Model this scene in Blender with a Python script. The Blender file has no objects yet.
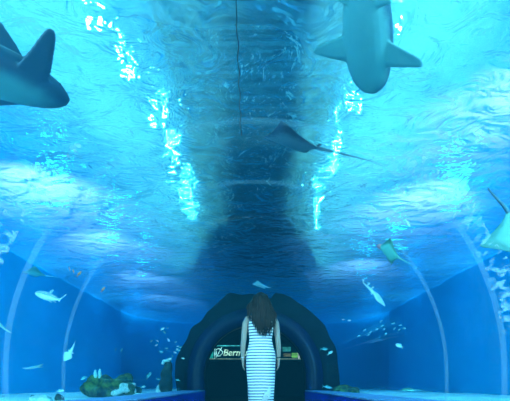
import bpy, bmesh, math, random
from mathutils import Vector, Matrix, noise
random.seed(7)
PI = math.pi
scn = bpy.context.scene
COL = scn.collection
EYE = 0.5          # camera height above the walkway
F = 400.0          # focal length in pixels
HZ = 384.0         # horizon row

def P(u, v, d):
    """point at depth d (metres along the tunnel) seen in direction (u, v)"""
    return Vector(((u - 255.0) / F * d, d, EYE - (v - HZ) / F * d))

# ------------------------------------------------------------ helpers
def tag(o, label=None, cat=None, group=None, kind=None):
    if label: o['label'] = label
    if cat: o['category'] = cat
    if group: o['group'] = group
    if kind: o['kind'] = kind
    return o

def obj(name, bm, mat=None, parent=None, smooth=True, recalc=True):
    if recalc:
        bmesh.ops.recalc_face_normals(bm, faces=bm.faces)
    me = bpy.data.meshes.new(name)
    bm.to_mesh(me); bm.free()
    if smooth:
        for p in me.polygons: p.use_smooth = True
    o = bpy.data.objects.new(name, me)
    COL.objects.link(o)
    if mat: me.materials.append(mat)
    if parent: o.parent = parent
    return o

def thing(name, label, cat, loc=(0, 0, 0), group=None):
    o = bpy.data.objects.new(name, None)
    COL.objects.link(o); o.location = loc
    return tag(o, label, cat, group)

def add_box(bm, lo, hi, bevel=0):
    lo, hi = Vector(lo), Vector(hi)
    r = bmesh.ops.create_cube(bm, size=1, matrix=Matrix.Translation((lo + hi) / 2) @ Matrix.Diagonal((*(hi - lo), 1)))
    if bevel:
        es = list({e for v in r['verts'] for e in v.link_edges})
        bmesh.ops.bevel(bm, geom=es, offset=bevel, segments=2, affect='EDGES', profile=0.5)

def add_tube(bm, pts, radii, n=10, cap=True):
    pts = [Vector(p) for p in pts]
    rings = []
    ref = Vector((0.13, 0.27, 0.95)).normalized()
    t0 = (pts[1] - pts[0]).normalized()
    if abs(t0.dot(ref)) > .9: ref = Vector((1, 0, 0))
    u = t0.cross(ref).normalized()
    for i, p in enumerate(pts):
        a = pts[max(i - 1, 0)]; b = pts[min(i + 1, len(pts) - 1)]
        t = (b - a).normalized()
        u = (u - t * u.dot(t)).normalized()
        w = t.cross(u)
        r = radii[i] if hasattr(radii, '__len__') else radii
        rings.append([bm.verts.new(p + (u * math.cos(2 * PI * k / n) + w * math.sin(2 * PI * k / n)) * r) for k in range(n)])
    for i in range(len(rings) - 1):
        for k in range(n):
            bm.faces.new((rings[i][k], rings[i][(k + 1) % n], rings[i + 1][(k + 1) % n], rings[i + 1][k]))
    if cap:
        bm.faces.new(rings[0][::-1]); bm.faces.new(rings[-1])

def arch_profile(R, zc, z0, n=48):
    """points of an arch: straight legs from z0 to zc, half circle of radius R"""
    pts = [(-R, z0)]
    if zc - z0 > .05: pts.append((-R, (z0 + zc) / 2))
    for i in range(n + 1):
        a = PI - PI * i / n
        pts.append((R * math.cos(a), zc + R * math.sin(a)))
    if zc - z0 > .05: pts.append((R, (z0 + zc) / 2))
    pts.append((R, z0))
    return pts

def arch_solid(bm, Ri, Ro, zc, z0, y0, y1, n=48, ny=1):
    """arched ring between two radii from y0 to y1"""
    pi, po = arch_profile(Ri, zc, z0, n), arch_profile(Ro, zc, z0, n)
    rows = []
    for j in range(ny + 1):
        y = y0 + (y1 - y0) * j / ny
        rows.append(([bm.verts.new((x, y, z)) for x, z in pi], [bm.verts.new((x, y, z)) for x, z in po]))
    m = len(pi)
    for j in range(ny):
        for k in range(m - 1):
            for s in (0, 1):
                a, b = rows[j][s], rows[j + 1][s]
                bm.faces.new((a[k], a[k + 1], b[k + 1], b[k]))
        for k in (0, m - 1):
            bm.faces.new((rows[j][0][k], rows[j][1][k], rows[j + 1][1][k], rows[j + 1][0][k]))
    for j in (0, ny):
        a, b = rows[j]
        for k in range(m - 1):
            bm.faces.new((a[k], a[k + 1], b[k + 1], b[k]))

# ------------------------------------------------------------ materials
def new_mat(name):
    m = bpy.data.materials.new(name); m.use_nodes = True
    nt = m.node_tree; nt.nodes.clear()
    out = nt.nodes.new('ShaderNodeOutputMaterial')
    return m, nt, out

def N(nt, typ, **kw):
    n = nt.nodes.new(typ)
    for k, v in kw.items():
        if k in n.inputs.keys(): n.inputs[k].default_value = v
        else: setattr(n, k, v)
    return n

def L(nt, a, b): nt.links.new(a, b)

def plain(name, col, rough=.6, spec=.3, metal=0, emit=None, estr=0, var=.12, scale=6, bump=0, bscale=40):
    m, nt, out = new_mat(name)
    b = N(nt, 'ShaderNodeBsdfPrincipled')
    b.inputs['Roughness'].default_value = rough
    b.inputs['Specular IOR Level'].default_value = spec
    b.inputs['Metallic'].default_value = metal
    tc = N(nt, 'ShaderNodeTexCoord')
    nz = N(nt, 'ShaderNodeTexNoise', Scale=scale, Detail=4.0)
    L(nt, tc.outputs['Object'], nz.inputs['Vector'])
    mr = N(nt, 'ShaderNodeMapRange')
    mr.inputs[1].default_value = .3; mr.inputs[2].default_value = .7
    mr.inputs[3].default_value = 1 - var; mr.inputs[4].default_value = 1 + var
    L(nt, nz.outputs['Fac'], mr.inputs[0])
    mx = N(nt, 'ShaderNodeVectorMath', operation='SCALE')
    mx.inputs[0].default_value = col[:3]
    L(nt, mr.outputs[0], mx.inputs['Scale'])
    L(nt, mx.outputs[0], b.inputs['Base Color'])
    if emit:
        b.inputs['Emission Color'].default_value = (*emit, 1); b.inputs['Emission Strength'].default_value = estr
    if bump:
        n2 = N(nt, 'ShaderNodeTexNoise', Scale=bscale, Detail=5.0)
        L(nt, tc.outputs['Object'], n2.inputs['Vector'])
        bp = N(nt, 'ShaderNodeBump', Strength=bump, Distance=.02)
        L(nt, n2.outputs['Fac'], bp.inputs['Height']); L(nt, bp.outputs[0], b.inputs['Normal'])
    L(nt, b.outputs[0], out.inputs[0])
    return m

def acrylic_mat(name, tint, ior=1.35, wav=.004, rough=0.0):
    m, nt, out = new_mat(name)
    ge = N(nt, 'ShaderNodeNewGeometry')
    dt = N(nt, 'ShaderNodeVectorMath', operation='DOT_PRODUCT')
    L(nt, ge.outputs['Normal'], dt.inputs[0]); L(nt, ge.outputs['Incoming'], dt.inputs[1])
    ab = N(nt, 'ShaderNodeMath', operation='ABSOLUTE'); L(nt, dt.outputs['Value'], ab.inputs[0])
    om = N(nt, 'ShaderNodeMath', operation='SUBTRACT'); om.inputs[0].default_value = 1; L(nt, ab.outputs[0], om.inputs[1])
    pw = N(nt, 'ShaderNodeMath', operation='POWER'); L(nt, om.outputs[0], pw.inputs[0]); pw.inputs[1].default_value = 5
    fr = N(nt, 'ShaderNodeMath', operation='MULTIPLY_ADD', use_clamp=True); L(nt, pw.outputs[0], fr.inputs[0])
    r0 = ((ior - 1) / (ior + 1)) ** 2
    fr.inputs[1].default_value = .16; fr.inputs[2].default_value = r0 * .6
    tr = N(nt, 'ShaderNodeBsdfTransparent', Color=(*tint, 1))
    gl = N(nt, 'ShaderNodeBsdfGlossy', Color=(.9, .95, 1, 1), Roughness=rough)
    tc = N(nt, 'ShaderNodeTexCoord')
    nz = N(nt, 'ShaderNodeTexNoise', Scale=2.2, Detail=3.0)
    L(nt, tc.outputs['Object'], nz.inputs['Vector'])
    bp = N(nt, 'ShaderNodeBump', Strength=1.0, Distance=wav)
    L(nt, nz.outputs['Fac'], bp.inputs['Height']); L(nt, bp.outputs[0], gl.inputs['Normal'])
    mx = N(nt, 'ShaderNodeMixShader')
    L(nt, fr.outputs[0], mx.inputs[0]); L(nt, tr.outputs[0], mx.inputs[1]); L(nt, gl.outputs[0], mx.inputs[2])
    L(nt, mx.outputs[0], out.inputs[0])
    return m

def surface_mat():
    m, nt, out = new_mat('rippled_water_surface')
    tc = N(nt, 'ShaderNodeTexCoord')
    mp = N(nt, 'ShaderNodeMapping'); mp.inputs['Scale'].default_value = (1.0, 1.35, 1.0)
    L(nt, tc.outputs['Object'], mp.inputs[0])
    n1 = N(nt, 'ShaderNodeTexNoise', Scale=2.1, Detail=3.0, Roughness=.5, Distortion=1.1)
    n2 = N(nt, 'ShaderNodeTexNoise', Scale=.6, Detail=2.0, Distortion=.6)
    L(nt, mp.outputs[0], n1.inputs['Vector']); L(nt, mp.outputs[0], n2.inputs['Vector'])
    ad = N(nt, 'ShaderNodeMath', operation='MULTIPLY_ADD')
    ad.inputs[1].default_value = 2.0
    L(nt, n2.outputs['Fac'], ad.inputs[0]); L(nt, n1.outputs['Fac'], ad.inputs[2])
    bp = N(nt, 'ShaderNodeBump', Strength=1.0, Distance=SURF_BUMP)
    L(nt, ad.outputs[0], bp.inputs['Height'])
    gl = N(nt, 'ShaderNodeBsdfGlossy', Color=(.75, .97, 1, 1), Roughness=.03)
    rf = N(nt, 'ShaderNodeBsdfRefraction', Color=(.35, .93, 1, 1), Roughness=0.0, IOR=1.08)
    tl = N(nt, 'ShaderNodeBsdfTranslucent', Color=(.50, .82, .95, 1))
    tp = N(nt, 'ShaderNodeBsdfTransparent', Color=(.35, .85, 1, 1))
    for s in (gl, rf): L(nt, bp.outputs[0], s.inputs['Normal'])
    b2 = N(nt, 'ShaderNodeBump', Strength=1.0, Distance=SURF_BUMP * 3.2)
    L(nt, ad.outputs[0], b2.inputs['Height']); L(nt, b2.outputs[0], tl.inputs['Normal'])
    m1 = N(nt, 'ShaderNodeMixShader', Fac=.55)   # refraction / translucent
    L(nt, rf.outputs[0], m1.inputs[1]); L(nt, tl.outputs[0], m1.inputs[2])
    m2 = N(nt, 'ShaderNodeMixShader', Fac=.25)
    L(nt, m1.outputs[0], m2.inputs[1]); L(nt, tp.outputs[0], m2.inputs[2])
    m3 = N(nt, 'ShaderNodeMixShader')
    lw = N(nt, 'ShaderNodeLayerWeight', Blend=.5)
    mr = N(nt, 'ShaderNodeMapRange')
    mr.inputs[1].default_value = .25; mr.inputs[2].default_value = .95
    mr.inputs[3].default_value = .28; mr.inputs[4].default_value = .85
    L(nt, lw.outputs['Facing'], mr.inputs[0]); L(nt, mr.outputs[0], m3.inputs[0])
    L(nt, m2.outputs[0], m3.inputs[1]); L(nt, gl.outputs[0], m3.inputs[2])
    L(nt, m3.outputs[0], out.inputs[0])
    return m

SURF_BUMP = .10
def joint_reflection_mat(name, amt, streaks):
    """clear joint with a milky share; the streaked one paints vault reflections as diagonal milky bands"""
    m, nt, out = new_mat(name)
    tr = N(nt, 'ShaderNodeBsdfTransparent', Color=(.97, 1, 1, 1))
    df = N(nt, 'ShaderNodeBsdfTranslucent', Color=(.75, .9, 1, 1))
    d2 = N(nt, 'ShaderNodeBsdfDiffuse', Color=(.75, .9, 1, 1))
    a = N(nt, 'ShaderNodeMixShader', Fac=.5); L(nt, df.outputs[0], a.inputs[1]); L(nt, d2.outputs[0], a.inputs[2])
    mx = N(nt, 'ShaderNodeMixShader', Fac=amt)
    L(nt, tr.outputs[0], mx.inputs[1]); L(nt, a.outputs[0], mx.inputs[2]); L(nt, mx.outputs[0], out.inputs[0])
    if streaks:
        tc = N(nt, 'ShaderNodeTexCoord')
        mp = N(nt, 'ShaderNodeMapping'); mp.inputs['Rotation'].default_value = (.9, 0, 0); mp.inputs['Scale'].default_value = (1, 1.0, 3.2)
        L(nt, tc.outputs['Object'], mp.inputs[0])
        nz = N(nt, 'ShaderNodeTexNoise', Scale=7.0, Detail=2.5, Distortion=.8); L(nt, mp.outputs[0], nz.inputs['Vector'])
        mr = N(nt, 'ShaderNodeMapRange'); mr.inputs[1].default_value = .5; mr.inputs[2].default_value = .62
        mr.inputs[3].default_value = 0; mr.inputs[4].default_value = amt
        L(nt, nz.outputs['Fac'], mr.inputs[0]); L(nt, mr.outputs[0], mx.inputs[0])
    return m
M = {}
M['surface'] = surface_mat()
M['acrylic'] = acrylic_mat('clear_acrylic', (.93, .99, 1.0))
M['seam'] = joint_reflection_mat('bonded_acrylic_joint', .07, False)
M['streak'] = joint_reflection_mat('painted_reflection_streaks', .30, True)
M['sand'] = plain('pale_reef_sand', (.72, .86, .78), .9, .1, var=.25, scale=1.2, bump=.6, bscale=6)
M['tankwall'] = plain('blue_tank_wall', (.008, .47, .86), .9, .05, var=.10, scale=.35)
M['roof'] = plain('dark_roof_panels', (.12, .2, .28), .8, .1, var=.25, scale=.8)
M['steel'] = plain('dark_painted_steel', (.02, .03, .04), .5, .3)
M['portal'] = plain('navy_portal_paint', (.002, .004, .035), .4, .25, var=.15, scale=3)
M['collar'] = plain('dark_concrete_collar', (.003, .010, .016), .8, .2, var=.4, scale=3, bump=.5)
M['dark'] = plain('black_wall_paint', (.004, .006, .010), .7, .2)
M['walk'] = plain('dark_walkway_floor', (.012, .018, .035), .4, .4, scale=3)
M['curb'] = plain('blue_curb_paint', (.012, .03, .42), .35, .5, var=.15, scale=3)
M['curbtop'] = plain('pale_blue_curb_cap', (.16, .30, .55), .3, .5, var=.2, scale=5)

# ------------------------------------------------------------ setting
TX, TY0, TY1, SZ = 7.2, -4.0, 26.0, 4.4      # tank half width, near and far ends, water level
SAND = 0.2
PD = 10.7                                      # portal distance
R, ZC = 1.8, 0.6

def struct(name, bm, mat, smooth=False, label=None):
    o = obj(name, bm, mat, None, smooth)
    o['kind'] = 'structure'
    if label: o['label'] = label
    return o

bm = bmesh.new(); add_box(bm, (-R - .3, TY0, -.2), (R + .3, PD + .4, 0)); struct('floor', bm, M['walk'])
bm = bmesh.new(); add_box(bm, (-TX - .3, TY0, -.3), (-TX, TY1 - 4.5, 7.2)); struct('wall_left', bm, M['tankwall'])
bm = bmesh.new(); add_box(bm, (TX, TY0, -.3), (TX + .3, TY1 - 4.5, 7.2)); struct('wall_right', bm, M['tankwall'])
bm = bmesh.new(); add_box(bm, (-TX + 4.5, TY1, -.3), (TX - 4.5, TY1 + .3, 7.2)); struct('wall_back', bm, M['tankwall'])
bm = bmesh.new(); add_box(bm, (-TX - .3, TY0 - .3, -.3), (TX + .3, TY0, 7.2)); struct('wall_front', bm, M['tankwall'])
bm = bmesh.new(); add_box(bm, (-TX - .3, TY0 - .3, 7.2), (TX + .3, TY1 + .3, 7.4)); struct('ceiling', bm, M['roof'])

def half_width(y):
    q = y - (TY1 - 4.5)
    return TX if q <= 0 else TX - 4.5 + math.sqrt(max(0, 4.5 ** 2 - q * q))
# rounded far corners of the tank
for s_, nm in ((-1, 'wall_corner_left'), (1, 'wall_corner_right')):
    bm = bmesh.new(); rc = 4.5; rows = []
    for k in range(25):
        a = PI / 2 * k / 24
        for_ = []
        for rr in (rc, rc + .3):
            x = s_ * (TX - rc + rr * math.cos(a)); y = TY1 - rc + rr * math.sin(a)
            for_ += [bm.verts.new((x, y, z)) for z in (-.3, 7.2)]
        rows.append(for_)
    for k in range(24):
        p, q = rows[k], rows[k + 1]
        for i, j in ((0, 1), (1, 3), (3, 2), (2, 0)): bm.faces.new((p[i], p[j], q[j], q[i]))
    struct(nm, bm, M['tankwall'], True)

# water surface
bm = bmesh.new()
nx, ny = 72, 120
grid = []
for j in range(ny + 1):
    row = []
    for i in range(nx + 1):
        y = TY0 + .01 + (TY1 - TY0 - .03) * j / ny; x = (-1 + 2 * i / nx) * (half_width(y) - (.015 if y < TY1 - 4.6 else .10))
        z = SZ + .05 * noise.noise(Vector((x * .9, y * 1.1, 3.1)))
        row.append(bm.verts.new((x, y, z)))
    grid.append(row)
for j in range(ny):
    for i in range(nx):
        bm.faces.new((grid[j][i], grid[j][i + 1], grid[j + 1][i + 1], grid[j + 1][i]))
o = obj('water_surface', bm, M['surface'], recalc=False)
tag(o, 'rippled turquoise water surface overhead, seen from below', 'water', kind='stuff')

# sand bed on both sides of the tunnel and beyond the portal
bm = bmesh.new()
def sandz(x, y): return SAND + .05 * noise.noise(Vector((x * .35, y * .35, 1))) + .012 * noise.noise(Vector((x * 2, y * 2, 5)))
for xa, xb, ya, yb in ((-TX + .01, -R - .14, TY0 + .01, PD - .01), (R + .14, TX - .01, TY0 + .01, PD - .01), (-TX + .01, -2.5, PD - .01, TY1 - .01), (2.5, TX - .01, PD - .01, TY1 - .01), (-2.5, 2.5, PD + 6.2, TY1 - .01)):
    mx_, my_ = int((xb - xa) * 3), int((yb - ya) * 3)
    g = [[bm.verts.new((xa + (xb - xa) * i / mx_, ya + (yb - ya) * j / my_, sandz(xa + (xb - xa) * i / mx_, ya + (yb - ya) * j / my_))) for i in range(mx_ + 1)] for j in range(my_ + 1)]
    for j in range(my_):
        for i in range(mx_):
            bm.faces.new((g[j][i], g[j][i + 1], g[j + 1][i + 1], g[j + 1][i]))
for v in bm.verts:
    m_ = half_width(v.co.y) - .01
    if abs(v.co.x) > m_: v.co.x = math.copysign(m_, v.co.x)
o = obj('sand_bed', bm, M['sand'], recalc=False)
tag(o, 'pale sandy bed of the tank outside the tunnel', 'sand', kind='stuff')

# acrylic vault
bm = bmesh.new(); arch_solid(bm, R, R + .09, ZC, .34, TY0, PD, 64, 1)
o = obj('ceiling_vault', bm, M['acrylic'], smooth=True); tag(o, 'clear acrylic tunnel vault arching overhead', kind='structure')
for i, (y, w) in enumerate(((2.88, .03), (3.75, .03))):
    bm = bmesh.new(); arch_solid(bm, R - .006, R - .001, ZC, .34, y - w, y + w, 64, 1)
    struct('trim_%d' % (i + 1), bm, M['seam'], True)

# added strips on the haunches with painted reflection streaks, thin sealant line along the crown
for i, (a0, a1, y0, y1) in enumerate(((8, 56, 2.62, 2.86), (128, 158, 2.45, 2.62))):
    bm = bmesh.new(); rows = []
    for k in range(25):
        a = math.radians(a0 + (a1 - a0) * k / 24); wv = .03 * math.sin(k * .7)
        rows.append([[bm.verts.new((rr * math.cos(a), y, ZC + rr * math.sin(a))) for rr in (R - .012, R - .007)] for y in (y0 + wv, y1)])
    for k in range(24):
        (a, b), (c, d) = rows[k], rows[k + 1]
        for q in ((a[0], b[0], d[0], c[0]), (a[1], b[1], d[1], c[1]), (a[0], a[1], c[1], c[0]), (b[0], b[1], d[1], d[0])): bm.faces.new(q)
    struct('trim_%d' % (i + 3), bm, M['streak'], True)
bm = bmesh.new()
add_tube(bm, [(-.088 + .005 * math.sin(k * 1.3) * (k > 12) - .0005 * k, 1.6 + k * .04, R + ZC - .012) for k in range(37)], .003, 6)
struct('trim_5', bm, M['steel'], True)

# plinth curbs under the vault
for s, nm in ((-1, 'baseboard_left'), (1, 'baseboard_right')):
    bm = bmesh.new(); a, b = sorted((s * 1.32, s * (R + .12))); add_box(bm, (a, TY0, 0), (b, PD - .1, .31), .01)
    c = struct(nm, bm, M['curb'])
    bm = bmesh.new()
    y = TY0
    while y < PD - .3:
        a, b = sorted((s * 1.30, s * (R + .1))); add_box(bm, (a, y + .01, .31), (b, min(y + 1.19, PD - .12), .335), .006)
        y += 1.2
    t = obj('curb_cap', bm, M['curbtop'], c, False)

# portal: dark concrete collar, navy ring
bm = bmesh.new(); arch_solid(bm, 1.42, 2.12, ZC + .1, 0, PD, PD + .85, 64, 4)
for v in bm.verts:
    if math.hypot(v.co.x, max(0, v.co.z - ZC)) > 1.9 or abs(v.co.x) > 1.9:
        ang = math.atan2(v.co.z - ZC, v.co.x)
        k = .97 + .08 * math.exp(-((ang - 1.57) / .9) ** 2) + .07 * (v.co.x > .5) + .10 * noise.noise(v.co * .8) + .05 * noise.noise(v.co * 2.2)
        v.co.x *= k; v.co.z = v.co.z * k if v.co.z > .1 else v.co.z
struct('wall_portal', bm, M['collar'], True)
bm = bmesh.new(); arch_solid(bm, 1.37, R - .005, ZC + .12, 0, PD - .12, PD + .35, 64, 1)
bmesh.ops.bevel(bm, geom=[e for e in bm.edges if len(e.link_faces) == 2 and e.calc_face_angle(0) > 1.2], offset=.03, segments=2, affect='EDGES')
ring = struct('door_1', bm, M['portal'], True)
# dark hall behind the portal
H1 = PD + 6.0
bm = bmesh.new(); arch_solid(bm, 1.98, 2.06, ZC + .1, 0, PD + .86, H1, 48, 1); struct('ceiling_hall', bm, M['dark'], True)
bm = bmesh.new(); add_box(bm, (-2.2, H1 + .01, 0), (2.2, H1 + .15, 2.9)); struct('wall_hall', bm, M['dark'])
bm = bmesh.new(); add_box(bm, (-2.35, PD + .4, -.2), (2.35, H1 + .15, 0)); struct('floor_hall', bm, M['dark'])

# catwalk added above the water to darken its middle strip
cw = thing('shade_catwalk', 'added dark walkway above the water, shading its middle along the tunnel', 'walkway', (0, 0, 0))
bm = bmesh.new(); add_box(bm, (-1.2, 6.6, 4.85), (1.2, TY1 - .1, 4.95)); obj('shade_deck', bm, M['steel'], cw, False)
bm = bmesh.new()
lv = [[bm.verts.new((x, y, z)) for x, y in ((-1.2, 9.5), (1.2, 9.5), (2.7, 16.0), (2.7, TY1 - .1), (-2.7, TY1 - .1), (-2.7, 16.0))] for z in (4.72, 4.84)]
bm.faces.new(lv[0][::-1]); bm.faces.new(lv[1])
for k in range(6): bm.faces.new((lv[0][k], lv[0][(k + 1) % 6], lv[1][(k + 1) % 6], lv[1][k]))
obj('shade_landing', bm, M['steel'], cw, False)  # wide far end added to spread the shade towards the portal
bm = bmesh.new()
y = 1.4
while y < 6.5:
    add_box(bm, (-1.2, y, 4.87), (1.2, y + .10, 4.93)); y += .24
obj('shade_grating', bm, M['steel'], cw, False)
bm = bmesh.new()
for x in (-1.2, 1.16): add_box(bm, (x, 1.4, 4.85), (x + .04, 6.6, 4.95))
obj('shade_edge_beam', bm, M['steel'], cw, False)

# ------------------------------------------------------------ lamps
def point(loc, e, col, r=.06, name='flood_and_fill_lamp'):
    d = bpy.data.lights.new(name, 'POINT'); d.energy = e; d.color = col; d.shadow_soft_size = r
    o = bpy.data.objects.new(name, d); COL.objects.link(o); o.location = loc; return o
def spot(loc, to, e, col, ang, blend=1, r=.1, name='spot_lamp'):
    d = bpy.data.lights.new(name, 'SPOT'); d.energy = e; d.color = col; d.spot_size = math.radians(ang); d.spot_blend = blend; d.shadow_soft_size = r
    o = bpy.data.objects.new(name, d); COL.objects.link(o); o.location = loc
    o.rotation_euler = (Vector(to) - Vector(loc)).to_track_quat('-Z', 'Y').to_euler(); return o

y = 1.6
while y < 14:
    for s in (-1, 1):
        xl = 1.9 + (max(0, 8 - y) * .10 if s < 0 else 0) + random.uniform(-.1, .1)
        yl = y + random.uniform(-.3, .3)
        for k in range(3):
            point((s * xl + random.uniform(-.16, .16), yl + random.uniform(-.28, .28), 5.35), 28, (.38, .95, .84), .026)
    y += .85 + y * .04
for x, y, e in ((-4.3, 9.2, 1500), (-4.2, 12.2, 1100), (-4.2, 16.0, 900), (-4.2, 19.5, 700),
                (3.8, 6.6, 1000), (3.6, 9.8, 1300), (3.5, 14.6, 900)):
    spot((x, y - 3.0, 5.9), (x, y, SZ), e * 3.2, (.95, .60, 1.0), 74)
for s in (-1, 1):
    for y in (-1, 3.5, 8, 13, 18, 23):
        point((s * 6.5, y, 5.9), 330 if y < 6 else 240, (.2, .7, 1.0), .45)  # side lamps added to brighten the tops of the tank walls

# ==== CONTENTS ====
# ------------------------------------------------------------ animal helpers
def catmull(ks, m):
    out = []
    n = len(ks)
    for i in range(n - 1):
        p0, p1, p2, p3 = ks[max(i - 1, 0)], ks[i], ks[i + 1], ks[min(i + 2, n - 1)]
        for j in range(m):
            t = j / m
            out.append([.5 * (2 * b + (c - a) * t + (2 * a - 5 * b + 4 * c - d) * t * t + (3 * b - a - 3 * c + d) * t ** 3) for a, b, c, d in zip(p0, p1, p2, p3)])
    out.append(list(ks[-1]))
    return out

def add_loft(bm, keys, n=20, m=4, p=1.0, curl=0.0, M4=None):
    """keys: (x, y, z, half width, height above, depth below); rings across x"""
    rings = []
    for x, y, z, hw, ht, hb in catmull(keys, m):
        hw, ht, hb = max(hw, .0015), max(ht, .0015), max(hb, .0015)
        rg = []
        for k in range(n):
            a = 2 * PI * k / n; c, s_ = math.cos(a), math.sin(a)
            zz = (ht if s_ > 0 else -hb) * abs(s_) ** p
            v = Vector((x, y + hw * c, z + zz + curl * hw * c * c))
            if M4: v = M4 @ v
            rg.append(bm.verts.new(v))
        rings.append(rg)
    for i in range(len(rings) - 1):
        for k in range(n):
            bm.faces.new((rings[i][k], rings[i][(k + 1) % n], rings[i + 1][(k + 1) % n], rings[i + 1][k]))
    bm.faces.new(rings[0][::-1]); bm.faces.new(rings[-1])

def add_fin(bm, secs):
    """secs: (leading edge, trailing edge, thickness) from root to tip"""
    rings = []
    for i, (le, te, th) in enumerate(secs):
        le, te = Vector(le), Vector(te)
        j = min(i + 1, len(secs) - 1); i0 = max(j - 1, 0)
        span = (Vector(secs[j][0]) + Vector(secs[j][1])) / 2 - (Vector(secs[i0][0]) + Vector(secs[i0][1])) / 2
        nrm = (te - le).cross(span)
        nrm = nrm.normalized() if nrm.length > 1e-9 else Vector((0, 0, 1))
        c1, c2 = le.lerp(te, .33), le.lerp(te, .7)
        rings.append([bm.verts.new(q) for q in (le, c1 + nrm * th, c2 + nrm * th * .8, te + nrm * th * .35, te - nrm * th * .35, c2 - nrm * th * .7, c1 - nrm * th)])
    for i in range(len(rings) - 1):
        for k in range(7):
            bm.faces.new((rings[i][k], rings[i][(k + 1) % 7], rings[i + 1][(k + 1) % 7], rings[i + 1][k]))
    bm.faces.new(rings[0][::-1]); bm.faces.new(rings[-1])

def fuse(o, voxel, it=3):
    r_ = o.modifiers.new('fuse', 'REMESH'); r_.mode = 'VOXEL'; r_.voxel_size = voxel; r_.use_smooth_shade = True
    if it:
        s_ = o.modifiers.new('smooth', 'SMOOTH'); s_.factor = .5; s_.iterations = it

def aim(o, nose, aft, length, roll=0, nose_x=.5, face=False):
    """put the nose at a point, the tail towards another, scaled to its real length"""
    nose, aft = Vector(nose), Vector(aft)
    f = (nose - aft).normalized()
    u = (nose - Vector((0, 0, EYE))) if face else Vector((0, 0, 1)); u = (u - f * u.dot(f)).normalized()
    u = Matrix.Rotation(math.radians(roll), 3, f) @ u
    l = u.cross(f)
    R3 = Matrix((f, l, u)).transposed()
    o.matrix_world = Matrix.Translation(nose - f * nose_x * length) @ R3.to_4x4() @ Matrix.Scale(length, 4)

def skin_mat(name, back, belly, z0, z1, spots=None, spot_scale=30, tip=None):
    """fish skin: back and belly colours split by height on the body, optional spots"""
    m, nt, out = new_mat(name)
    b = N(nt, 'ShaderNodeBsdfPrincipled'); b.inputs['Roughness'].default_value = .5; b.inputs['Specular IOR Level'].default_value = .25
    tc = N(nt, 'ShaderNodeTexCoord'); sp = N(nt, 'ShaderNodeSeparateXYZ'); L(nt, tc.outputs['Object'], sp.inputs[0])
    nz = N(nt, 'ShaderNodeTexNoise', Scale=9.0, Detail=4.0); L(nt, tc.outputs['Object'], nz.inputs['Vector'])
    ad = N(nt, 'ShaderNodeMath', operation='MULTIPLY_ADD'); L(nt, nz.outputs['Fac'], ad.inputs[0])
    ad.inputs[1].default_value = (z1 - z0) * .8; L(nt, sp.outputs['Z'], ad.inputs[2])
    mr = N(nt, 'ShaderNodeMapRange'); mr.interpolation_type = 'SMOOTHSTEP'
    mr.inputs[1].default_value = z0 + (z1 - z0) * .4; mr.inputs[2].default_value = z1 + (z1 - z0) * .4
    L(nt, ad.outputs[0], mr.inputs[0])
    mx = N(nt, 'ShaderNodeMix', data_type='RGBA'); mx.inputs[6].default_value = (*belly, 1); mx.inputs[7].default_value = (*back, 1)
    L(nt, mr.outputs[0], mx.inputs[0]); col = mx.outputs[2]
    if spots:
        vo = N(nt, 'ShaderNodeTexVoronoi', Scale=float(spot_scale)); L(nt, tc.outputs['Object'], vo.inputs['Vector'])
        lt = N(nt, 'ShaderNodeMath', operation='LESS_THAN'); L(nt, vo.outputs['Distance'], lt.inputs[0]); lt.inputs[1].default_value = .32
        m2 = N(nt, 'ShaderNodeMix', data_type='RGBA'); L(nt, lt.outputs[0], m2.inputs[0]); L(nt, col, m2.inputs[6]); m2.inputs[7].default_value = (*spots, 1)
        col = m2.outputs[2]
    L(nt, col, b.inputs['Base Color']); L(nt, b.outputs[0], out.inputs[0])
    return m

M['shark'] = skin_mat('blue_grey_shark_skin', (.035, .12, .17), (.12, .40, .42), -.05, -.005)
M['shark2'] = skin_mat('slate_shark_skin', (.025, .09, .15), (.08, .30, .34), -.07, -.03)
M['stingray'] = skin_mat('slate_ray_skin', (.02, .045, .08), (.09, .20, .26), -.03, .02)
M['greenray'] = skin_mat('olive_ray_skin', (.10, .30, .22), (.30, .75, .60), -.02, .02)
M['paleray2'] = skin_mat('pale_green_ray_skin', (.10, .32, .30), (.16, .46, .42), -.02, .02)
M['paleray'] = skin_mat('pale_ray_skin', (.45, .75, .72), (.80, .95, .92), -.02, .02)
M['spotted'] = skin_mat('spotted_shark_skin', (.22, .38, .42), (.85, .95, .95), -.03, .01, (.85, .9, .9), 26)
M['pale'] = skin_mat('silver_fish_skin', (.45, .65, .68), (.85, .95, .95), -.05, .05)
M['teal'] = skin_mat('teal_fish_skin', (.08, .35, .38), (.25, .7, .7), -.05, .05)
M['orange'] = plain('orange_fish_skin', (.95, .28, .12), .5, .3, emit=None, var=.2, scale=4)
M['pink'] = plain('pink_mouth_skin', (.95, .35, .40), .5, .3)
M['eye'] = plain('black_eye', (.01, .01, .012), .15, .6)

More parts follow.
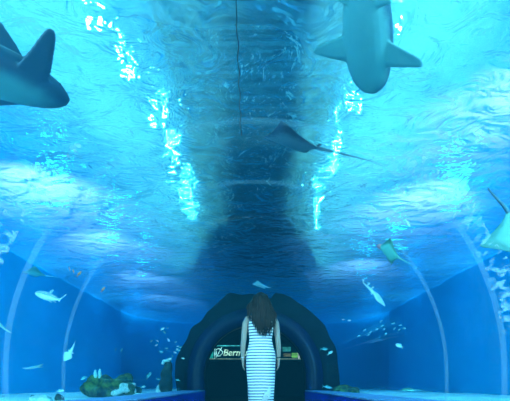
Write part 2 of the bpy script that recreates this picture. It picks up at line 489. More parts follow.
def shark_body(wide=1.0, blunt=0.0, low=1.0, pec=.30, pecup=0.0, px=0.0, chord=1.0, sweep=1.0, dors=1.0, dx=0.0):
    bm = bmesh.new()
    k = [(.5, 0, -.005, .012 + .01 * blunt, .010, .008), (.475, 0, -.004, .05, .03, .022), (.42, 0, 0, .082, .055, .042),
         (.32, 0, 0, .103, .085, .06), (.18, 0, 0, .112, .10, .075), (0, 0, 0, .104, .092, .075), (-.14, 0, 0, .080, .075, .062),
         (-.27, 0, 0, .046, .048, .042), (-.37, 0, .004, .022, .028, .024), (-.44, 0, .012, .015, .02, .016)]
    add_loft(bm, [(x, y, z, w * wide, t * low, b * low) for x, y, z, w, t, b in k], 24, 4)
    for s_ in (-1, 1):
        y0 = .07 * wide; T = .014
        def pf(x, q, dz): return (px + .25 + (x - .25) * 1.0 * (sweep if x < .25 else 1), s_ * (y0 * .8 + pec * q), -.03 + dz)
        secs = []
        for q, le, ch, th in ((-.08, .25, .19, 1), (.10, .245, .175, 1), (.30, .235, .15, .9), (.55, .215, .115, .8), (.8, .19, .08, .75), (.94, .17, .055, .6), (1.0, .155, .03, .5)):
            x_ = .25 - (.25 - le) * sweep
            secs.append(((px + x_, s_ * (y0 * .8 + pec * q), -.03 + pecup * q), (px + x_ - ch * chord, s_ * (y0 * .8 + pec * q), -.032 + pecup * q), T * th))
        add_fin(bm, secs)
        add_fin(bm, [((-.08, s_ * .04, -.04), (-.16, s_ * .04, -.04), .01), ((-.13, s_ * .12 * wide, -.05), (-.18, s_ * .12 * wide, -.05), .008)])
    add_fin(bm, [((dx + .12, 0, .06), (dx - .06, 0, .06), .012), ((dx + .07, 0, .07 + .07 * dors), (dx - .05, 0, .07 + .07 * dors), .01), ((dx + .0, 0, .07 + .14 * dors), (dx - .05, 0, .07 + .14 * dors), .007)])
    add_fin(bm, [((-.20, 0, .04), (-.27, 0, .035), .009), ((-.25, 0, .085), (-.285, 0, .085), .006)])
    add_fin(bm, [((-.39, 0, .01), (-.46, 0, .01), .012), ((-.47, 0, .09), (-.52, 0, .075), .009), ((-.56, 0, .18), (-.59, 0, .165), .006)])
    add_fin(bm, [((-.39, 0, .01), (-.46, 0, .01), .012), ((-.45, 0, -.06), (-.475, 0, -.045), .008)])
    return bm

def add_eyes(parent, x, y, z, r):
    for s_ in (-1, 1):
        bm = bmesh.new(); bmesh.ops.create_uvsphere(bm, u_segments=10, v_segments=8, radius=r, matrix=Matrix.Translation((x, s_ * y, z)))
        obj('eye', bm, M['eye'], parent)

# large shark overhead on the right, belly towards the tunnel
o = obj('shark', shark_body(1.25, 1.5, 1.0, .25, .0, .02, 1.15, .45), M['shark']); fuse(o, .0065)
tag(o, 'broad blue-grey shark seen from below at top right, snout pointing down', 'shark')
aim(o, P(370, 92, 3.95), P(366, 3, 3.1), 1.55, 22); add_eyes(o, .40, .088, .018, .007)
bm = bmesh.new(); add_tube(bm, [(.375 - .03 * abs(t) ** 2 * 1.0, .045 * t, -.0465 + .018 * t * t) for t in (-1, -.7, -.35, 0, .35, .7, 1)], .003, 6)
obj('mouth', bm, M['eye'], o)
# shark entering at the left
o = obj('shark', shark_body(1.05, 1.5, 1.05, .25, .085, .11, .95, .8, 1.5, .23), M['shark2']); fuse(o, .0065)
tag(o, 'dark slate shark gliding in from the upper left edge, fins raised', 'shark')
aim(o, (-1.645, 3.5, 2.97), (-2.60, 2.10, 2.62), 1.75, -5); add_eyes(o, .42, .082, .012, .006)

def ray_body(span=.66, thick=.075, sweep=0.0, curl=.10, tail=1.3, bend=(0, 0), nose=.0, n=28):
    bm = bmesh.new()
    w = [(.5, .02 + nose), (.45, .09 + nose), (.36, .20), (.22, .46), (.08, .78), (-.02, 1.0), (-.10, .90), (-.22, .50), (-.36, .20), (-.46, .07), (-.52, .035)]
    th = [.010, .03, .055, .085, .10, .095, .085, .06, .04, .022, .012]
    add_loft(bm, [(x + sweep * f, 0, 0, f * span, t * thick * 10, t * thick * 5) for (x, f), t in zip(w, th)], n, 3, 1.7, curl)
    if tail:
        pts = [(-.45 - tail * t, bend[0] * t * t, bend[1] * t * t) for t in [i / 14 for i in range(15)]]
        add_tube(bm, pts, [.022 * (1 - t / 16) ** 1.6 + .004 for t in range(15)], 8)
    return bm

# stingray in the middle of the ceiling
o = obj('stingray', ray_body(.62, .09, .0, .12, 1.05, (.0, -.03)), M['stingray'])
tag(o, 'dark stingray with long whip tail beneath the rippled surface', 'stingray')
aim(o, P(264, 137, 5.25), P(321, 149, 5.0), .80, -10)
bm = bmesh.new(); add_fin(bm, [((-.40, 0, .02), (-.47, 0, .02), .008), ((-.46, 0, .07), (-.50, 0, .065), .005)]); obj('dorsal_fin', bm, M['stingray'], o)
add_eyes(o, .38, .07, .05, .014)

# green ray right of centre with a pink mouth
o = obj('eagle_ray', ray_body(.55, .10, .0, .12, .5), M['greenray'])
tag(o, 'small green ray with a pink snout, right of the tunnel portal', 'ray')
aim(o, P(378, 246, 6.3), P(403, 260, 6.0), .46, 40)
bm = bmesh.new(); add_loft(bm, [(.52, 0, 0, .03, .03, .03), (.47, 0, 0, .09, .05, .05), (.40, 0, .01, .11, .085, .06), (.36, 0, .01, .08, .06, .04)], 14, 3); obj('snout', bm, M['pink'], o)
# pale ray at the right edge, tail curling upwards
o = obj('eagle_ray', ray_body(.62, .11, .0, .2, .0, (0, 0)), M['greenray'])
o.data.materials[0] = M['paleray2']; tag(o, 'pale green ray cut by the right edge, dark tail curled upward', 'ray')
aim(o, P(526, 258, 3.9), P(505, 205, 4.0), .52, -30, face=True)
bm = bmesh.new(); add_tube(bm, [(-.45 - .62 * t, .30 * math.sin(t * 1.9) * t * .5 + .03 * t, .0) for t in [i / 12 for i in range(13)]], [.03 * (1 - i / 16) + .006 for i in range(13)], 8)
obj('tail', bm, M['stingray'], o)
bm = bmesh.new(); add_fin(bm, [((.05, .25, .05), (-.2, .2, .05), .02), ((.0, .42, .22), (-.10, .42, .22), .012)]); obj('pelvic_fin', bm, M['paleray'], o)

def guitar_body(side=0.0):
    bm = bmesh.new()
    def c(x): return side * (max(0, -x) ** 1.5)
    k = [(.5, .012, .012), (.42, .055, .03), (.30, .12, .05), (.18, .165, .06), (.10, .15, .06), (.02, .075, .055), (-.10, .05, .045), (-.25, .034, .034), (-.40, .018, .02), (-.46, .012, .015)]
    add_loft(bm, [(x, c(x), 0, w_, h, h * .5) for x, w_, h in k], 18, 3, 1.2)
    for x in (-.10, -.26):
        add_fin(bm, [((x, c(x), .02), (x - .07, c(x), .02), .010), ((x - .05, c(x), .12), (x - .09, c(x), .11), .006)])
    add_fin(bm, [((-.42, c(-.42), 0), (-.47, c(-.47), 0), .01), ((-.50, c(-.5), .08), (-.55, c(-.55), .06), .006)])
    for s_ in (-1, 1):
        add_fin(bm, [((.0, s_ * .05, -.01), (-.07, s_ * .05, -.01), .01), ((-.06, s_ * .12, -.02), (-.10, s_ * .12, -.02), .006)])
    return bm
o = obj('spotted_shark', shark_body(1.1, 1, 1.15, .16, -.02), M['spotted']); fuse(o, .011)
tag(o, 'white-spotted shark with dark back swimming left above open blue water', 'shark')
aim(o, P(36.5, 294, 6.4), P(76, 304, 5.9), .66, 20)
o = obj('guitarfish', guitar_body(-.2), M['pale'])
tag(o, 'slender pale guitarfish diving diagonally right of the portal', 'guitarfish')
aim(o, P(385, 306, 6.8), P(362, 280, 6.6), .62, 60)
o = obj('guitarfish', guitar_body(.25), M['paleray'])
tag(o, 'small pale guitarfish nosing down towards the sand at lower left', 'guitarfish')
aim(o, P(64, 361, 7.2), P(78, 342, 7.0), .46, 50)
def ray_at(label, nose, aft, L_, roll, mat, **kw):
    o = obj('ray', ray_body(**kw), M[mat]); tag(o, label, 'ray'); aim(o, nose, aft, L_, roll); return o
ray_at('pale flat ray gliding low over the sand at lower left', P(25, 369, 7.6), P(42, 367, 8.0), .36, 8, 'paleray', span=.72, curl=.16, tail=.35)
ray_at('pale ray wing cut off by the left edge', P(-2, 324, 6.2), P(8, 330, 6.8), .32, -50, 'paleray', span=.6, curl=.25, tail=.4)
ray_at('faint distant ray near the surface at far left', P(22, 272, 10.2), P(42, 275, 10.4), .55, 10, 'teal', span=.6, curl=.2, tail=.6)
ray_at('pale ray hovering directly above the portal arch', P(252, 284, 9.3), P(272, 288, 9.1), .42, 10, 'paleray', span=.55, curl=.1, tail=.3)
o = obj('stingray', ray_body(.55, .14, 0, -.12, .5), M['greenray']); tag(o, 'rounded green ray resting on the sand at lower right', 'stingray')
aim(o, P(401, 390, 8.2), P(415, 390, 8.2), .34, 0)

# ---- small fish
def fish_mesh(mat, deep=.16):
    bm = bmesh.new()
    add_loft(bm, [(.5, 0, 0, .01, .012, .012), (.42, 0, 0, .045, deep * .5, deep * .5), (.22, 0, 0, .075, deep, deep), (.0, 0, 0, .065, deep * .9, deep * .9),
                  (-.22, 0, 0, .03, deep * .4, deep * .4), (-.33, 0, 0, .012, .03, .03)], 12, 2)
    add_fin(bm, [((-.30, 0, 0), (-.36, 0, 0), .012), ((-.42, 0, .13), (-.5, 0, .14), .005)])
    add_fin(bm, [((-.30, 0, 0), (-.36, 0, 0), .012), ((-.42, 0, -.13), (-.5, 0, -.14), .005)])
    add_fin(bm, [((.15, 0, deep * .9), (-.12, 0, deep * .6), .01), ((.0, 0, deep * 1.5), (-.16, 0, deep * 1.15), .004)])
    o = obj('fish', bm, mat); return o
protos = {}
def fish(u, v, d, ang, size, mat, label, group=None, deep=.16, depth_turn=.3):
    """ang: heading on the picture plane in degrees, 0 = to the right; size in metres"""
    key = (mat, deep)
    if key not in protos: protos[key] = o = fish_mesh(M[mat], deep)
    else:
        o = protos[key].copy(); COL.objects.link(o)
        for k_ in ('group', 'label', 'category'):
            if k_ in o: del o[k_]
    c = P(u, v, d); a = math.radians(ang)
    f = Vector((math.cos(a), depth_turn, math.sin(a))).normalized()
    aim(o, c + f * size / 2, c - f * size / 2, size)
    return tag(o, label, 'fish', group)
for u, v, a, sz, lab in ((69.5, 269, 110, .085, 'tiny orange fish, leftmost of the trio at upper left'), (73.5, 271.5, 115, .095, 'tiny orange fish, middle of the trio at upper left'),
                         (79, 274, 60, .13, 'slanting orange fish, largest of the trio at upper left'), (103, 289.5, 62, .12, 'single orange fish below and right of the trio')):
    fish(u, v, 7, a, sz, 'orange', lab, deep=.13)
fish(408, 223, 5.6, -50, .13, 'pale', 'white fish hanging above the small green ray', deep=.14)
for (x, y) in ((56, 108), (73, 91), (85, 105), (90, 97), (110, 88), (123, 64), (125, 78), (132, 88), (137, 102), (160, 70), (163, 86), (180, 76), (192, 85), (177, 90)):
    fish(340 + x / 3, 300 + y / 3, 8 + random.uniform(-.4, .4), random.uniform(5, 45), .085, 'teal', 'small teal fish in the loose shoal right of the portal', 'shoal right of the portal')
fish(343.5, 319.5, 7, 170, .06, 'pale', 'tiny white fish beside the vault, left one of the pair'); fish(349, 320.5, 7, 10, .07, 'pale', 'tiny white fish beside the vault, right one of the pair')
fish(399.5, 346, 7.5, 150, .16, 'paleray', 'lone pale fish below the teal shoal', deep=.2)
fish(115.5, 350, 8, 80, .09, 'teal', 'slim teal fish above the mound, left one of two', deep=.12); fish(121.5, 350.5, 8, 75, .10, 'teal', 'slim teal fish above the mound, right one of two', deep=.12)
fish(148.5, 376, 8.5, 60, .2, 'teal', 'teal fish rising between mound and rock pillar'); fish(143, 387, 8.5, 15, .11, 'paleray', 'pale fish low over the sand beside the mound')
fish(158, 379, 8.2, 0, .09, 'teal', 'small teal fish just left of the rock pillar'); fish(178, 380, 9, 170, .12, 'teal', 'teal fish between rock pillar and portal')
fish(60, 391, 7.4, 10, .15, 'paleray', 'pale fish skimming the sand left of the mound')
fish(84, 378, 8, 200, .18, 'teal', 'teal fish nosing along the left end of the mound')
for x, y in ((160, 45), (185, 40), (105, 105), (135, 103), (130, 125), (190, 98), (225, 110), (235, 130), (247, 135), (240, 150), (150, 155), (210, 178), (180, 140), (158, 160), (262, 190), (222, 160), (232, 145), (170, 60)):
    fish(130 + x / 4.95, 320 + y / 4.95, 8.6 + random.uniform(-.5, .5), random.uniform(-60, 60), random.uniform(.06, .11), random.choice(('teal', 'paleray')), 'tiny fish in the shoal above the rock pillar', 'shoal above the rock pillar')
fish(324, 349, 9.2, 0, .2, 'teal', 'teal fish close to the right side of the portal'); fish(330, 353, 9.2, 35, .18, 'paleray', 'slanted pale fish right of the portal')
fish(327, 387, 9.2, -10, .26, 'teal', 'teal fish low at the right foot of the portal', deep=.12)

# ---- reef pieces
def rock_mat(name, c1, c2, sc):
    m, nt, out = new_mat(name)
    b = N(nt, 'ShaderNodeBsdfPrincipled'); b.inputs['Roughness'].default_value = .9
    tc = N(nt, 'ShaderNodeTexCoord'); nz = N(nt, 'ShaderNodeTexNoise', Scale=sc, Detail=6.0, Roughness=.65); L(nt, tc.outputs['Object'], nz.inputs['Vector'])
    cr = N(nt, 'ShaderNodeValToRGB'); cr.color_ramp.elements[0].position = .42; cr.color_ramp.elements[1].position = .62
    cr.color_ramp.elements[0].color = (*c1, 1); cr.color_ramp.elements[1].color = (*c2, 1)
    L(nt, nz.outputs['Fac'], cr.inputs[0]); L(nt, cr.outputs[0], b.inputs['Base Color'])
    bp = N(nt, 'ShaderNodeBump', Strength=.8, Distance=.05); L(nt, nz.outputs['Fac'], bp.inputs['Height']); L(nt, bp.outputs[0], b.inputs['Normal'])
    L(nt, b.outputs[0], out.inputs[0]); return m
M['reef'] = rock_mat('mossy_reef_rock', (.008, .03, .03), (.13, .22, .06), 6.0)
M['darkrock'] = rock_mat('dark_reef_rock', (.006, .02, .025), (.04, .08, .06), 5.0)
M['coral'] = rock_mat('bleached_coral', (.35, .5, .5), (.9, .95, .9), 6.0)

def blob(name, lumps, mat, amp=.12, fr=4.0, parent=None, sub=4, voxel=.03):
    """lumps of rock (centre, radii) fused into one surface"""
    bm = bmesh.new()
    for c, rad in lumps:
        r_ = bmesh.ops.create_icosphere(bm, subdivisions=sub, radius=1)
        for v in r_['verts']:
            q = Vector((v.co.x * rad[0], v.co.y * rad[1], v.co.z * rad[2]))
            k = 1 + amp * noise.noise((q + Vector(c)) * fr) * 2 + amp * .6 * noise.noise((q + Vector(c)) * fr * 2.7)
            v.co = q * k + Vector(c)
    o = obj(name, bm, mat, parent); fuse(o, voxel, 1); return o
mc = P(110, 384, 8.8); mx0 = mc.x
mound = thing('reef_mound', 'mossy rock mound on the sand left of the portal', 'rock', (mx0, 8.8, SAND))
blob('rock', [((-.30, 0, .22), (.30, .3, .24)), ((.0, 0, .20), (.42, .35, .24)), ((.30, 0, .19), (.32, .32, .24)), ((-.42, 0, .33), (.14, .16, .13)), ((.32, 0, .40), (.15, .16, .12)), ((.52, .0, .14), (.16, .2, .16))], M['reef'], .34, 4.5, mound)
blob('coral_patch', [((.38, -.24, .20), (.16, .09, .10)), ((.50, -.20, .26), (.12, .08, .07)), ((.27, -.28, .12), (.12, .07, .07)), ((.58, -.18, .16), (.06, .07, .09))], M['coral'], .35, 6, mound, 3, .02)
for dx, h_ in ((-.30, .15), (-.20, .17)):
    bm = bmesh.new(); add_tube(bm, [(dx, -.05, .38), (dx + .005, -.05, .46), (dx - .01, -.05, .46 + h_ * .6), (dx, -.05, .46 + h_)], [.05, .045, .035, .012], 8); obj('sponge', bm, M['paleray'], mound)
pc = P(166, 384, 9.9)
pil = thing('rock_spire', 'dark upright rock spire with pale coral top beside the portal', 'rock', (pc.x, 9.9, SAND))
blob('rock', [((0, 0, .18), (.17, .18, .30)), ((.02, 0, .48), (.13, .14, .30)), ((.05, 0, .70), (.10, .11, .18)), ((-.10, 0, .12), (.13, .14, .2))], M['darkrock'], .2, 4, pil, 4, .025)
blob('coral_patch', [((.0, -.03, .86), (.09, .07, .035)), ((.09, -.03, .91), (.06, .05, .03)), ((-.08, -.03, .81), (.04, .04, .05))], M['coral'], .4, 9, pil, 3, .015)
blob('coral_patch', [((-.16, -.12, .13), (.06, .06, .14)), ((-.12, -.13, .03), (.09, .06, .06))], M['coral'], .3, 8, pil, 3, .02)
def lump(label, u, d, lumps, mat):
    c = P(u, 384, d)
    o = blob('coral_head', lumps, M[mat], .25, 5, None, 3, .02); o.location = (c.x, d, SAND - .02); return tag(o, label, 'coral')
lump('pale coral head on the sand at the bottom left', 41, 6.7, [((0, 0, .05), (.20, .16, .10))], 'coral')
lump('dark lump of rock beside the pale coral at bottom left', 59, 6.9, [((0, 0, .06), (.08, .1, .10))], 'darkrock')
lump('small dark rock left of the pale coral at bottom left', 33, 6.9, [((0, 0, .05), (.07, .1, .09))], 'darkrock')
lump('pale rubble at the right foot of the mound', 140, 7.6, [((0, 0, .05), (.2, .16, .10)), ((.18, 0, .03), (.12, .1, .07))], 'coral')
lump('low green rock at the right foot of the portal', 350, 9.9, [((0, 0, .1), (.3, .2, .16)), ((-.2, 0, .12), (.2, .2, .2))], 'reef')

# ---- lit shop counter beyond the portal
def emis(name, col, st):
    m, nt, out = new_mat(name); e = N(nt, 'ShaderNodeEmission', Strength=st); e.inputs[0].default_value = (*col, 1)
    tc = N(nt, 'ShaderNodeTexCoord'); nz = N(nt, 'ShaderNodeTexNoise', Scale=7.0, Detail=3.0); L(nt, tc.outputs['Object'], nz.inputs['Vector'])
    mr = N(nt, 'ShaderNodeMapRange'); mr.inputs[1].default_value = .35; mr.inputs[2].default_value = .65; mr.inputs[3].default_value = .35 * st; mr.inputs[4].default_value = 1.3 * st
    L(nt, nz.outputs['Fac'], mr.inputs[0]); L(nt, mr.outputs[0], e.inputs[1]); L(nt, e.outputs[0], out.inputs[0]); return m
SD = 15.6
def Q(u, v): return P(u, v, SD)
sg = thing('shop_sign', 'long backlit sign seen through the portal behind the woman', 'sign', Q(256, 360))
def sgbox(name, u0, v0, u1, v1, mat, t=.03, front=0.0):
    a, b = Q(u0, v1) - sg.location, Q(u1, v0) - sg.location
    bm = bmesh.new(); add_box(bm, (a.x, -front - t, a.z), (b.x, -front, b.z)); return obj(name, bm, mat, sg, False)
sgbox('housing', 204, 344.5, 308, 361.5, M['steel'], .25)
sgbox('back_panel', 205, 346, 307, 360.5, plain('dark_teal_panel', (.01, .05, .07), .4), .01, .25)
sgbox('light_strip', 207, 346, 240, 346.9, emis('teal_strip_light', (.15, .8, .8), 1.2), .02, .26)
sgbox('light_strip', 206, 359, 306, 359.7, emis('warm_strip_light', (.75, .65, .45), .7), .02, .26)
sgbox('picture_panel', 205.5, 348, 214, 358.6, emis('green_picture', (.05, .6, .5), .8), .02, .26)
sgbox('frame_bar', 215, 347, 216, 359, emis('white_bar_light', (.8, .95, .9), 1.2), .02, .26)
sgbox('picture_panel', 282, 347.5, 290, 352, emis('teal_picture', (.1, .5, .45), .7), .02, .26)
sgbox('picture_panel', 291, 353.5, 297, 358, emis('yellow_green_picture', (.5, .8, .15), .9), .02, .26)
sgbox('picture_panel', 283, 354, 290, 357, emis('amber_picture', (.7, .4, .2), .5), .02, .26)
sgbox('picture_panel', 274, 350, 280, 358, emis('dim_blue_picture', (.1, .3, .5), .6), .02, .26)
bm = bmesh.new(); a = Q(295, 359) - sg.location; b = Q(297.5, 352) - sg.location; add_tube(bm, [(a.x + .12, -.29, a.z), (b.x, -.29, b.z)], .03, 8); obj('neon_tube', bm, emis('pink_neon', (1, .6, .55), 1.3), sg)
bm = bmesh.new(); q = Q(219.5, 353) - sg.location
add_tube(bm, [(q.x + .12 * math.cos(t) * (1 + .25 * math.cos(3 * t)), -.29, q.z + .14 * math.sin(t)) for t in [i * 2 * PI / 20 for i in range(21)]], .014, 6)
add_tube(bm, [(q.x - .1, -.29, q.z - .2), (q.x, -.29, q.z), (q.x + .12, -.29, q.z + .2)], .014, 6)
obj('emblem', bm, emis('white_emblem_light', (.85, 1, .9), 1.6), sg)
def text(body, loc, size, mat, parent, rot=(PI / 2, 0, 0)):
    cu = bpy.data.curves.new('lettering', 'FONT'); cu.body = body; cu.size = size; cu.extrude = .008; cu.offset = .006; cu.shear = .2
    o = bpy.data.objects.new('lettering', cu); COL.objects.link(o); cu.materials.append(mat)
    me = bpy.data.meshes.new_from_object(o.evaluated_get(bpy.context.evaluated_depsgraph_get())); bpy.data.objects.remove(o)
    o = bpy.data.objects.new('lettering', me); COL.objects.link(o); o.parent = parent; o.location = loc; o.rotation_euler = rot; return o
q = Q(223.5, 356) - sg.location
text('Bermuda', (q.x, -.30, q.z), .34, emis('cream_letter_light', (1, .9, .65), 1.6), sg)

# ------------------------------------------------------------ the woman
M['skin'] = plain('fair_skin', (.34, .26, .22), .55, .3, var=.04)
M['hair'] = plain('brown_hair', (.012, .008, .006), .5, .2, var=.5, scale=14)
def dress_mat():
    m, nt, out = new_mat('striped_knit')
    b = N(nt, 'ShaderNodeBsdfPrincipled'); b.inputs['Roughness'].default_value = .8; b.inputs['Specular IOR Level'].default_value = .1
    tc = N(nt, 'ShaderNodeTexCoord'); sp = N(nt, 'ShaderNodeSeparateXYZ'); L(nt, tc.outputs['Object'], sp.inputs[0])
    nz = N(nt, 'ShaderNodeTexNoise', Scale=5.0); L(nt, tc.outputs['Object'], nz.inputs['Vector'])
    a1 = N(nt, 'ShaderNodeMath', operation='MULTIPLY_ADD'); L(nt, nz.outputs['Fac'], a1.inputs[0]); a1.inputs[1].default_value = .012; L(nt, sp.outputs['Z'], a1.inputs[2])
    a2 = N(nt, 'ShaderNodeMath', operation='MULTIPLY'); L(nt, a1.outputs[0], a2.inputs[0]); a2.inputs[1].default_value = 1 / .0375
    a3 = N(nt, 'ShaderNodeMath', operation='FRACT'); L(nt, a2.outputs[0], a3.inputs[0])
    cr = N(nt, 'ShaderNodeValToRGB'); e = cr.color_ramp.elements
    e[0].position = 0; e[0].color = (.03, .05, .14, 1); e[1].position = .30; e[1].color = (.03, .05, .14, 1)
    for p_, c_ in ((.36, (.82, .84, .86, 1)), (.95, (.82, .84, .86, 1)), (1.0, (.03, .05, .14, 1))):
        x = e.new(p_); x.color = c_
    L(nt, a3.outputs[0], cr.inputs[0]); L(nt, cr.outputs[0], b.inputs['Base Color']); L(nt, b.outputs[0], out.inputs[0]); return m
M['dress'] = dress_mat()
M['white_cloth'] = plain('white_cloth', (.6, .62, .66), .8, .1, var=.08)
WX, WY = .075, 5.2
wm = thing('person', 'woman with long brown hair in a striped sleeveless dress, seen from behind', 'person', (WX, WY, 0))
ZX = Matrix(((0, 1, 0, 0), (0, 0, 1, 0), (1, 0, 0, 0), (0, 0, 0, 1)))    # loft axis x -> z, y -> x, z -> y
bm = bmesh.new()
# torso and head, rings by height: (z, x, y, half width, front, back)
add_loft(bm, [(.80, 0, 0, .150, .10, .12), (.90, 0, 0, .165, .10, .125), (1.00, 0, 0, .145, .095, .09), (1.10, 0, .01, .122, .09, .075), (1.20, 0, .01, .132, .095, .09),
              (1.30, 0, 0, .150, .09, .09), (1.36, 0, 0, .150, .065, .075), (1.395, 0, 0, .095, .05, .06), (1.43, 0, .005, .053, .05, .05), (1.48, 0, .015, .050, .05, .05)], 24, 3, 1, 0, ZX)
add_loft(bm, [(1.455, 0, .05, .030, .03, .03), (1.48, 0, .035, .052, .055, .05), (1.53, 0, .02, .068, .078, .075), (1.58, 0, .015, .075, .085, .09), (1.63, 0, .012, .070, .075, .085), (1.665, 0, .01, .045, .05, .055), (1.678, 0, .01, .015, .02, .02)], 20, 3, 1, 0, ZX)
add_tube(bm, [(0, .095, 1.59), (0, .112, 1.555), (0, .112, 1.545)], [.006, .012, .010], 8)            # nose
add_tube(bm, [(-.02, .095, 1.515), (0, .102, 1.517), (.02, .095, 1.515)], [.004, .007, .004], 8)     # lips
for s_ in (-1, 1):
    add_tube(bm, [(s_ * .074, .01, 1.545), (s_ * .082, .005, 1.565), (s_ * .082, .003, 1.59)], [.008, .012, .010], 8)   # ears
    # leg
    add_tube(bm, [(s_ * .085, 0, .88), (s_ * .088, 0, .70), (s_ * .083, .005, .50), (s_ * .08, -.01, .36), (s_ * .078, -.015, .22), (s_ * .075, -.01, .10), (s_ * .075, -.01, .05)],
             [.088, .078, .055, .050, .042, .033, .034], 14)
    add_loft(bm, [(-.07, s_ * .078, .035, .025, .03, .03), (-.02, s_ * .078, .045, .034, .045, .04), (.05, s_ * .082, .035, .036, .03, .03), (.12, s_ * .088, .022, .042, .018, .018), (.165, s_ * .088, .015, .03, .010, .012)], 14, 3, 1, 0,
             Matrix(((0, 1, 0, 0), (1, 0, 0, 0), (0, 0, 1, 0), (0, 0, 0, 1))))
    # arm, slightly bent
    hx = s_ * .232
    add_tube(bm, [(s_ * .115, 0, 1.345), (s_ * .165, -.005, 1.335), (s_ * .195, -.01, 1.28), (s_ * .212, -.015, 1.18), (s_ * .222, -.015, 1.07), (s_ * .232, .0, .97), (s_ * .234, .015, .87), (s_ * .232, .02, .815)],
             [.050, .050, .045, .039, .034, .033, .026, .022], 14)
    # palm and fingers
    add_loft(bm, [(.835, hx, .02, .018, .022, .022), (.80, hx, .022, .016, .034, .034), (.76, hx, .025, .015, .040, .038), (.735, hx - s_ * .003, .027, .012, .038, .036)], 14, 3, 1, 0, ZX)
    for k, (dy, ln) in enumerate(((.033, .070), (.012, .080), (-.010, .075), (-.030, .058))):
        y = .027 + dy
        add_tube(bm, [(hx, y, .752), (hx - s_ * .003, y, .752 - ln * .45), (hx - s_ * .013, y + .003, .752 - ln * .75), (hx - s_ * .026, y + .004, .752 - ln * .95)], [.0095, .0085, .008, .0065], 8)
    add_tube(bm, [(hx - s_ * .008, .05, .805), (hx - s_ * .018, .07, .775), (hx - s_ * .024, .075, .75), (hx - s_ * .030, .073, .725)], [.012, .011, .0095, .007], 8)
body = obj('body', bm, M['skin'], wm); fuse(body, .0055, 2)
for s_ in (-1, 1):
    bm = bmesh.new(); bmesh.ops.create_uvsphere(bm, u_segments=12, v_segments=8, radius=.012, matrix=Matrix.Translation((s_ * .03, .088, 1.585))); obj('eye', bm, M['eye'], wm)
# dress
bm = bmesh.new()
keys = [(.17, 0, 0, .155, .15, .15), (.28, 0, 0, .160, .15, .15), (.45, 0, 0, .168, .145, .15), (.60, 0, 0, .178, .14, .15), (.76, 0, 0, .186, .13, .15), (.88, 0, 0, .182, .12, .145), (.98, 0, 0, .160, .112, .12),
        (1.08, 0, .005, .142, .105, .10), (1.18, 0, .005, .156, .108, .105), (1.27, 0, 0, .162, .105, .105), (1.33, 0, 0, .150, .088, .095), (1.375, 0, 0, .128, .066, .076), (1.398, 0, 0, .100, .052, .062)]
rings = []; nr = 56
for z, x, y, hw, ht, hb in catmull(keys, 6):
    rg = []
    for k in range(nr):
        a = 2 * PI * k / nr; c, sn = math.cos(a), math.sin(a)
        fold = 1 + max(0, 1 - z) * .05 * math.sin(a * 7 + z * 3) * (abs(sn) > -1) + .008 * math.sin(a * 5 + z * 16)
        rg.append(bm.verts.new((x + hw * c * fold, y + (ht if sn > 0 else hb) * sn * fold, z)))
    rings.append(rg)
for i in range(len(rings) - 1):
    for k in range(nr): bm.faces.new((rings[i][k], rings[i][(k + 1) % nr], rings[i + 1][(k + 1) % nr], rings[i + 1][k]))
dr = obj('dress', bm, M['dress'], wm)
so = dr.modifiers.new('cloth', 'SOLIDIFY'); so.thickness = .004; so.offset = 1
bm = bmesh.new()
for k in range(7):
    x0 = .045 + .010 * k
    add_tube(bm, [(x0, -.165, .47 - .016 * (6 - k)), (x0 + .012, -.176, .40), (x0 - .01 - .02 * math.sin(k), -.172, .32), (x0 - .05, -.17, .24 + .01 * k)], [.003, .008, .010, .006], 8)
sash = obj('sash', bm, M['white_cloth'], wm)
# bracelet and watch
for s_, nm, mt, r_ in ((-1, 'bracelet', M['white_cloth'], .005), (1, 'watch_strap', M['dark'], .006)):
    bm = bmesh.new(); add_tube(bm, [(s_ * .233 + .027 * math.cos(t), .018 + .029 * math.sin(t), .845 + .004 * math.cos(t)) for t in [i * 2 * PI / 24 for i in range(25)]], r_, 8, False); obj(nm, bm, mt, wm)
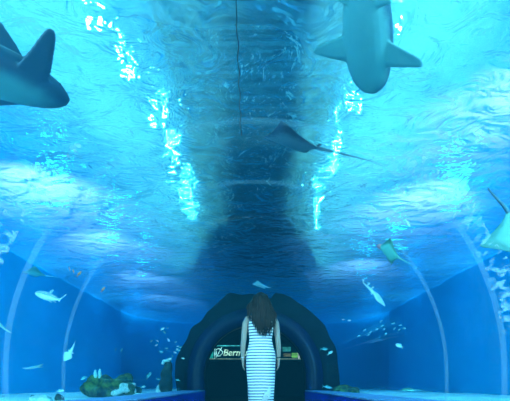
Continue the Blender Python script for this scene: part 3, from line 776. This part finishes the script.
# hair: cap plus long wavy locks in one mesh
bm = bmesh.new()
add_loft(bm, [(1.46, 0, -.04, .075, .03, .065), (1.50, 0, -.03, .088, .06, .075), (1.56, 0, -.02, .092, .085, .095), (1.61, 0, -.01, .090, .088, .10), (1.655, 0, -.005, .070, .07, .08), (1.685, 0, 0, .035, .035, .04), (1.692, 0, 0, .008, .008, .008)], 22, 4, 1, 0, ZX)
rng = random.Random(3)
for i in range(150):
    t = rng.uniform(-1, 1); lay = rng.random()
    a = t * 1.75
    x0 = .083 * math.sin(a); y0 = -.03 - .085 * math.cos(a)
    z0 = 1.60 + rng.uniform(-.04, .05)
    xe = t * .185 + rng.uniform(-.02, .02) + .01
    zend = 1.11 + 1.6 * max(0, abs(xe - .035) - .065) + rng.uniform(0, .09)
    zend = min(zend, 1.40)
    if xe > 0: zend -= .02
    ph = rng.uniform(0, 6.28); wv = rng.uniform(.006, .016)
    pts, rad = [], []
    n_ = 16
    for k in range(n_ + 1):
        q_ = k / n_
        z = z0 + (zend - z0) * q_
        sp_ = min(1, q_ * 1.5) ** 1.3
        x = x0 + (xe - x0) * sp_ + wv * math.sin(ph + q_ * 13) * q_
        yb = -.115 - .02 * lay - .015 * math.cos(xe * 8)
        y = y0 + (yb - y0) * min(1, q_ * 2) + wv * .6 * math.cos(ph + q_ * 11) * q_
        pts.append((x, y, z)); rad.append(.0105 * (1 - q_ ** 3 * .85) * (.5 + min(.5, q_ * 3)))
    add_tube(bm, pts, rad, 6)
obj('hair', bm, M['hair'], wm)

# fill spot added inside the tunnel to brighten the woman's back
spot((-.3, 2.2, 2.25), (.08, 5.2, .9), 135, (.90, .80, 1.0), 34, .8, .06, 'woman_fill')

# ==== END ====
for s in (-1, 1):
    spot((s * 5.0, -1.5, 2.6), (s * 2.6, 9, .6), 2700, (.7, .95, 1.0), 130, .8, .15, 'tank_fill')  # added out-of-frame fill for fish, sand and walls
    point((s * 3.4, .4, .7), 90, (.7, .95, 1.0), .12, 'belly_fill')  # added out-of-frame fill from below for the shark bellies

w = bpy.data.worlds.new('World'); scn.world = w; w.use_nodes = True
w.node_tree.nodes['Background'].inputs[0].default_value = (.0, .02, .05, 1)
w.node_tree.nodes['Background'].inputs[1].default_value = .3
va = N(w.node_tree, 'ShaderNodeVolumeAbsorption', Color=(.3, .86, .97, 1), Density=.12)
vs = N(w.node_tree, 'ShaderNodeVolumeScatter', Color=(.05, .55, .95, 1), Density=.022, Anisotropy=.3)
va_ = N(w.node_tree, 'ShaderNodeAddShader')
L(w.node_tree, va.outputs[0], va_.inputs[0]); L(w.node_tree, vs.outputs[0], va_.inputs[1])
L(w.node_tree, va_.outputs[0], w.node_tree.nodes['World Output'].inputs['Volume'])

cd = bpy.data.cameras.new('Camera'); cam = bpy.data.objects.new('Camera', cd); COL.objects.link(cam)
cam.location = (0, 0, EYE); cam.rotation_euler = (PI / 2, 0, 0)
cd.sensor_width = 36; cd.lens = 36 * F / 510; cd.shift_y = (HZ - 200.5) / 510; cd.clip_start = .02
scn.camera = cam
scn.cycles.max_bounces = 10; scn.cycles.transparent_max_bounces = 16
scn.cycles.glossy_bounces = 5; scn.cycles.diffuse_bounces = 3
scn.view_settings.view_transform = 'Standard'; scn.view_settings.look = 'None'
scn.view_settings.exposure = 0.05; scn.view_settings.gamma = 1.0
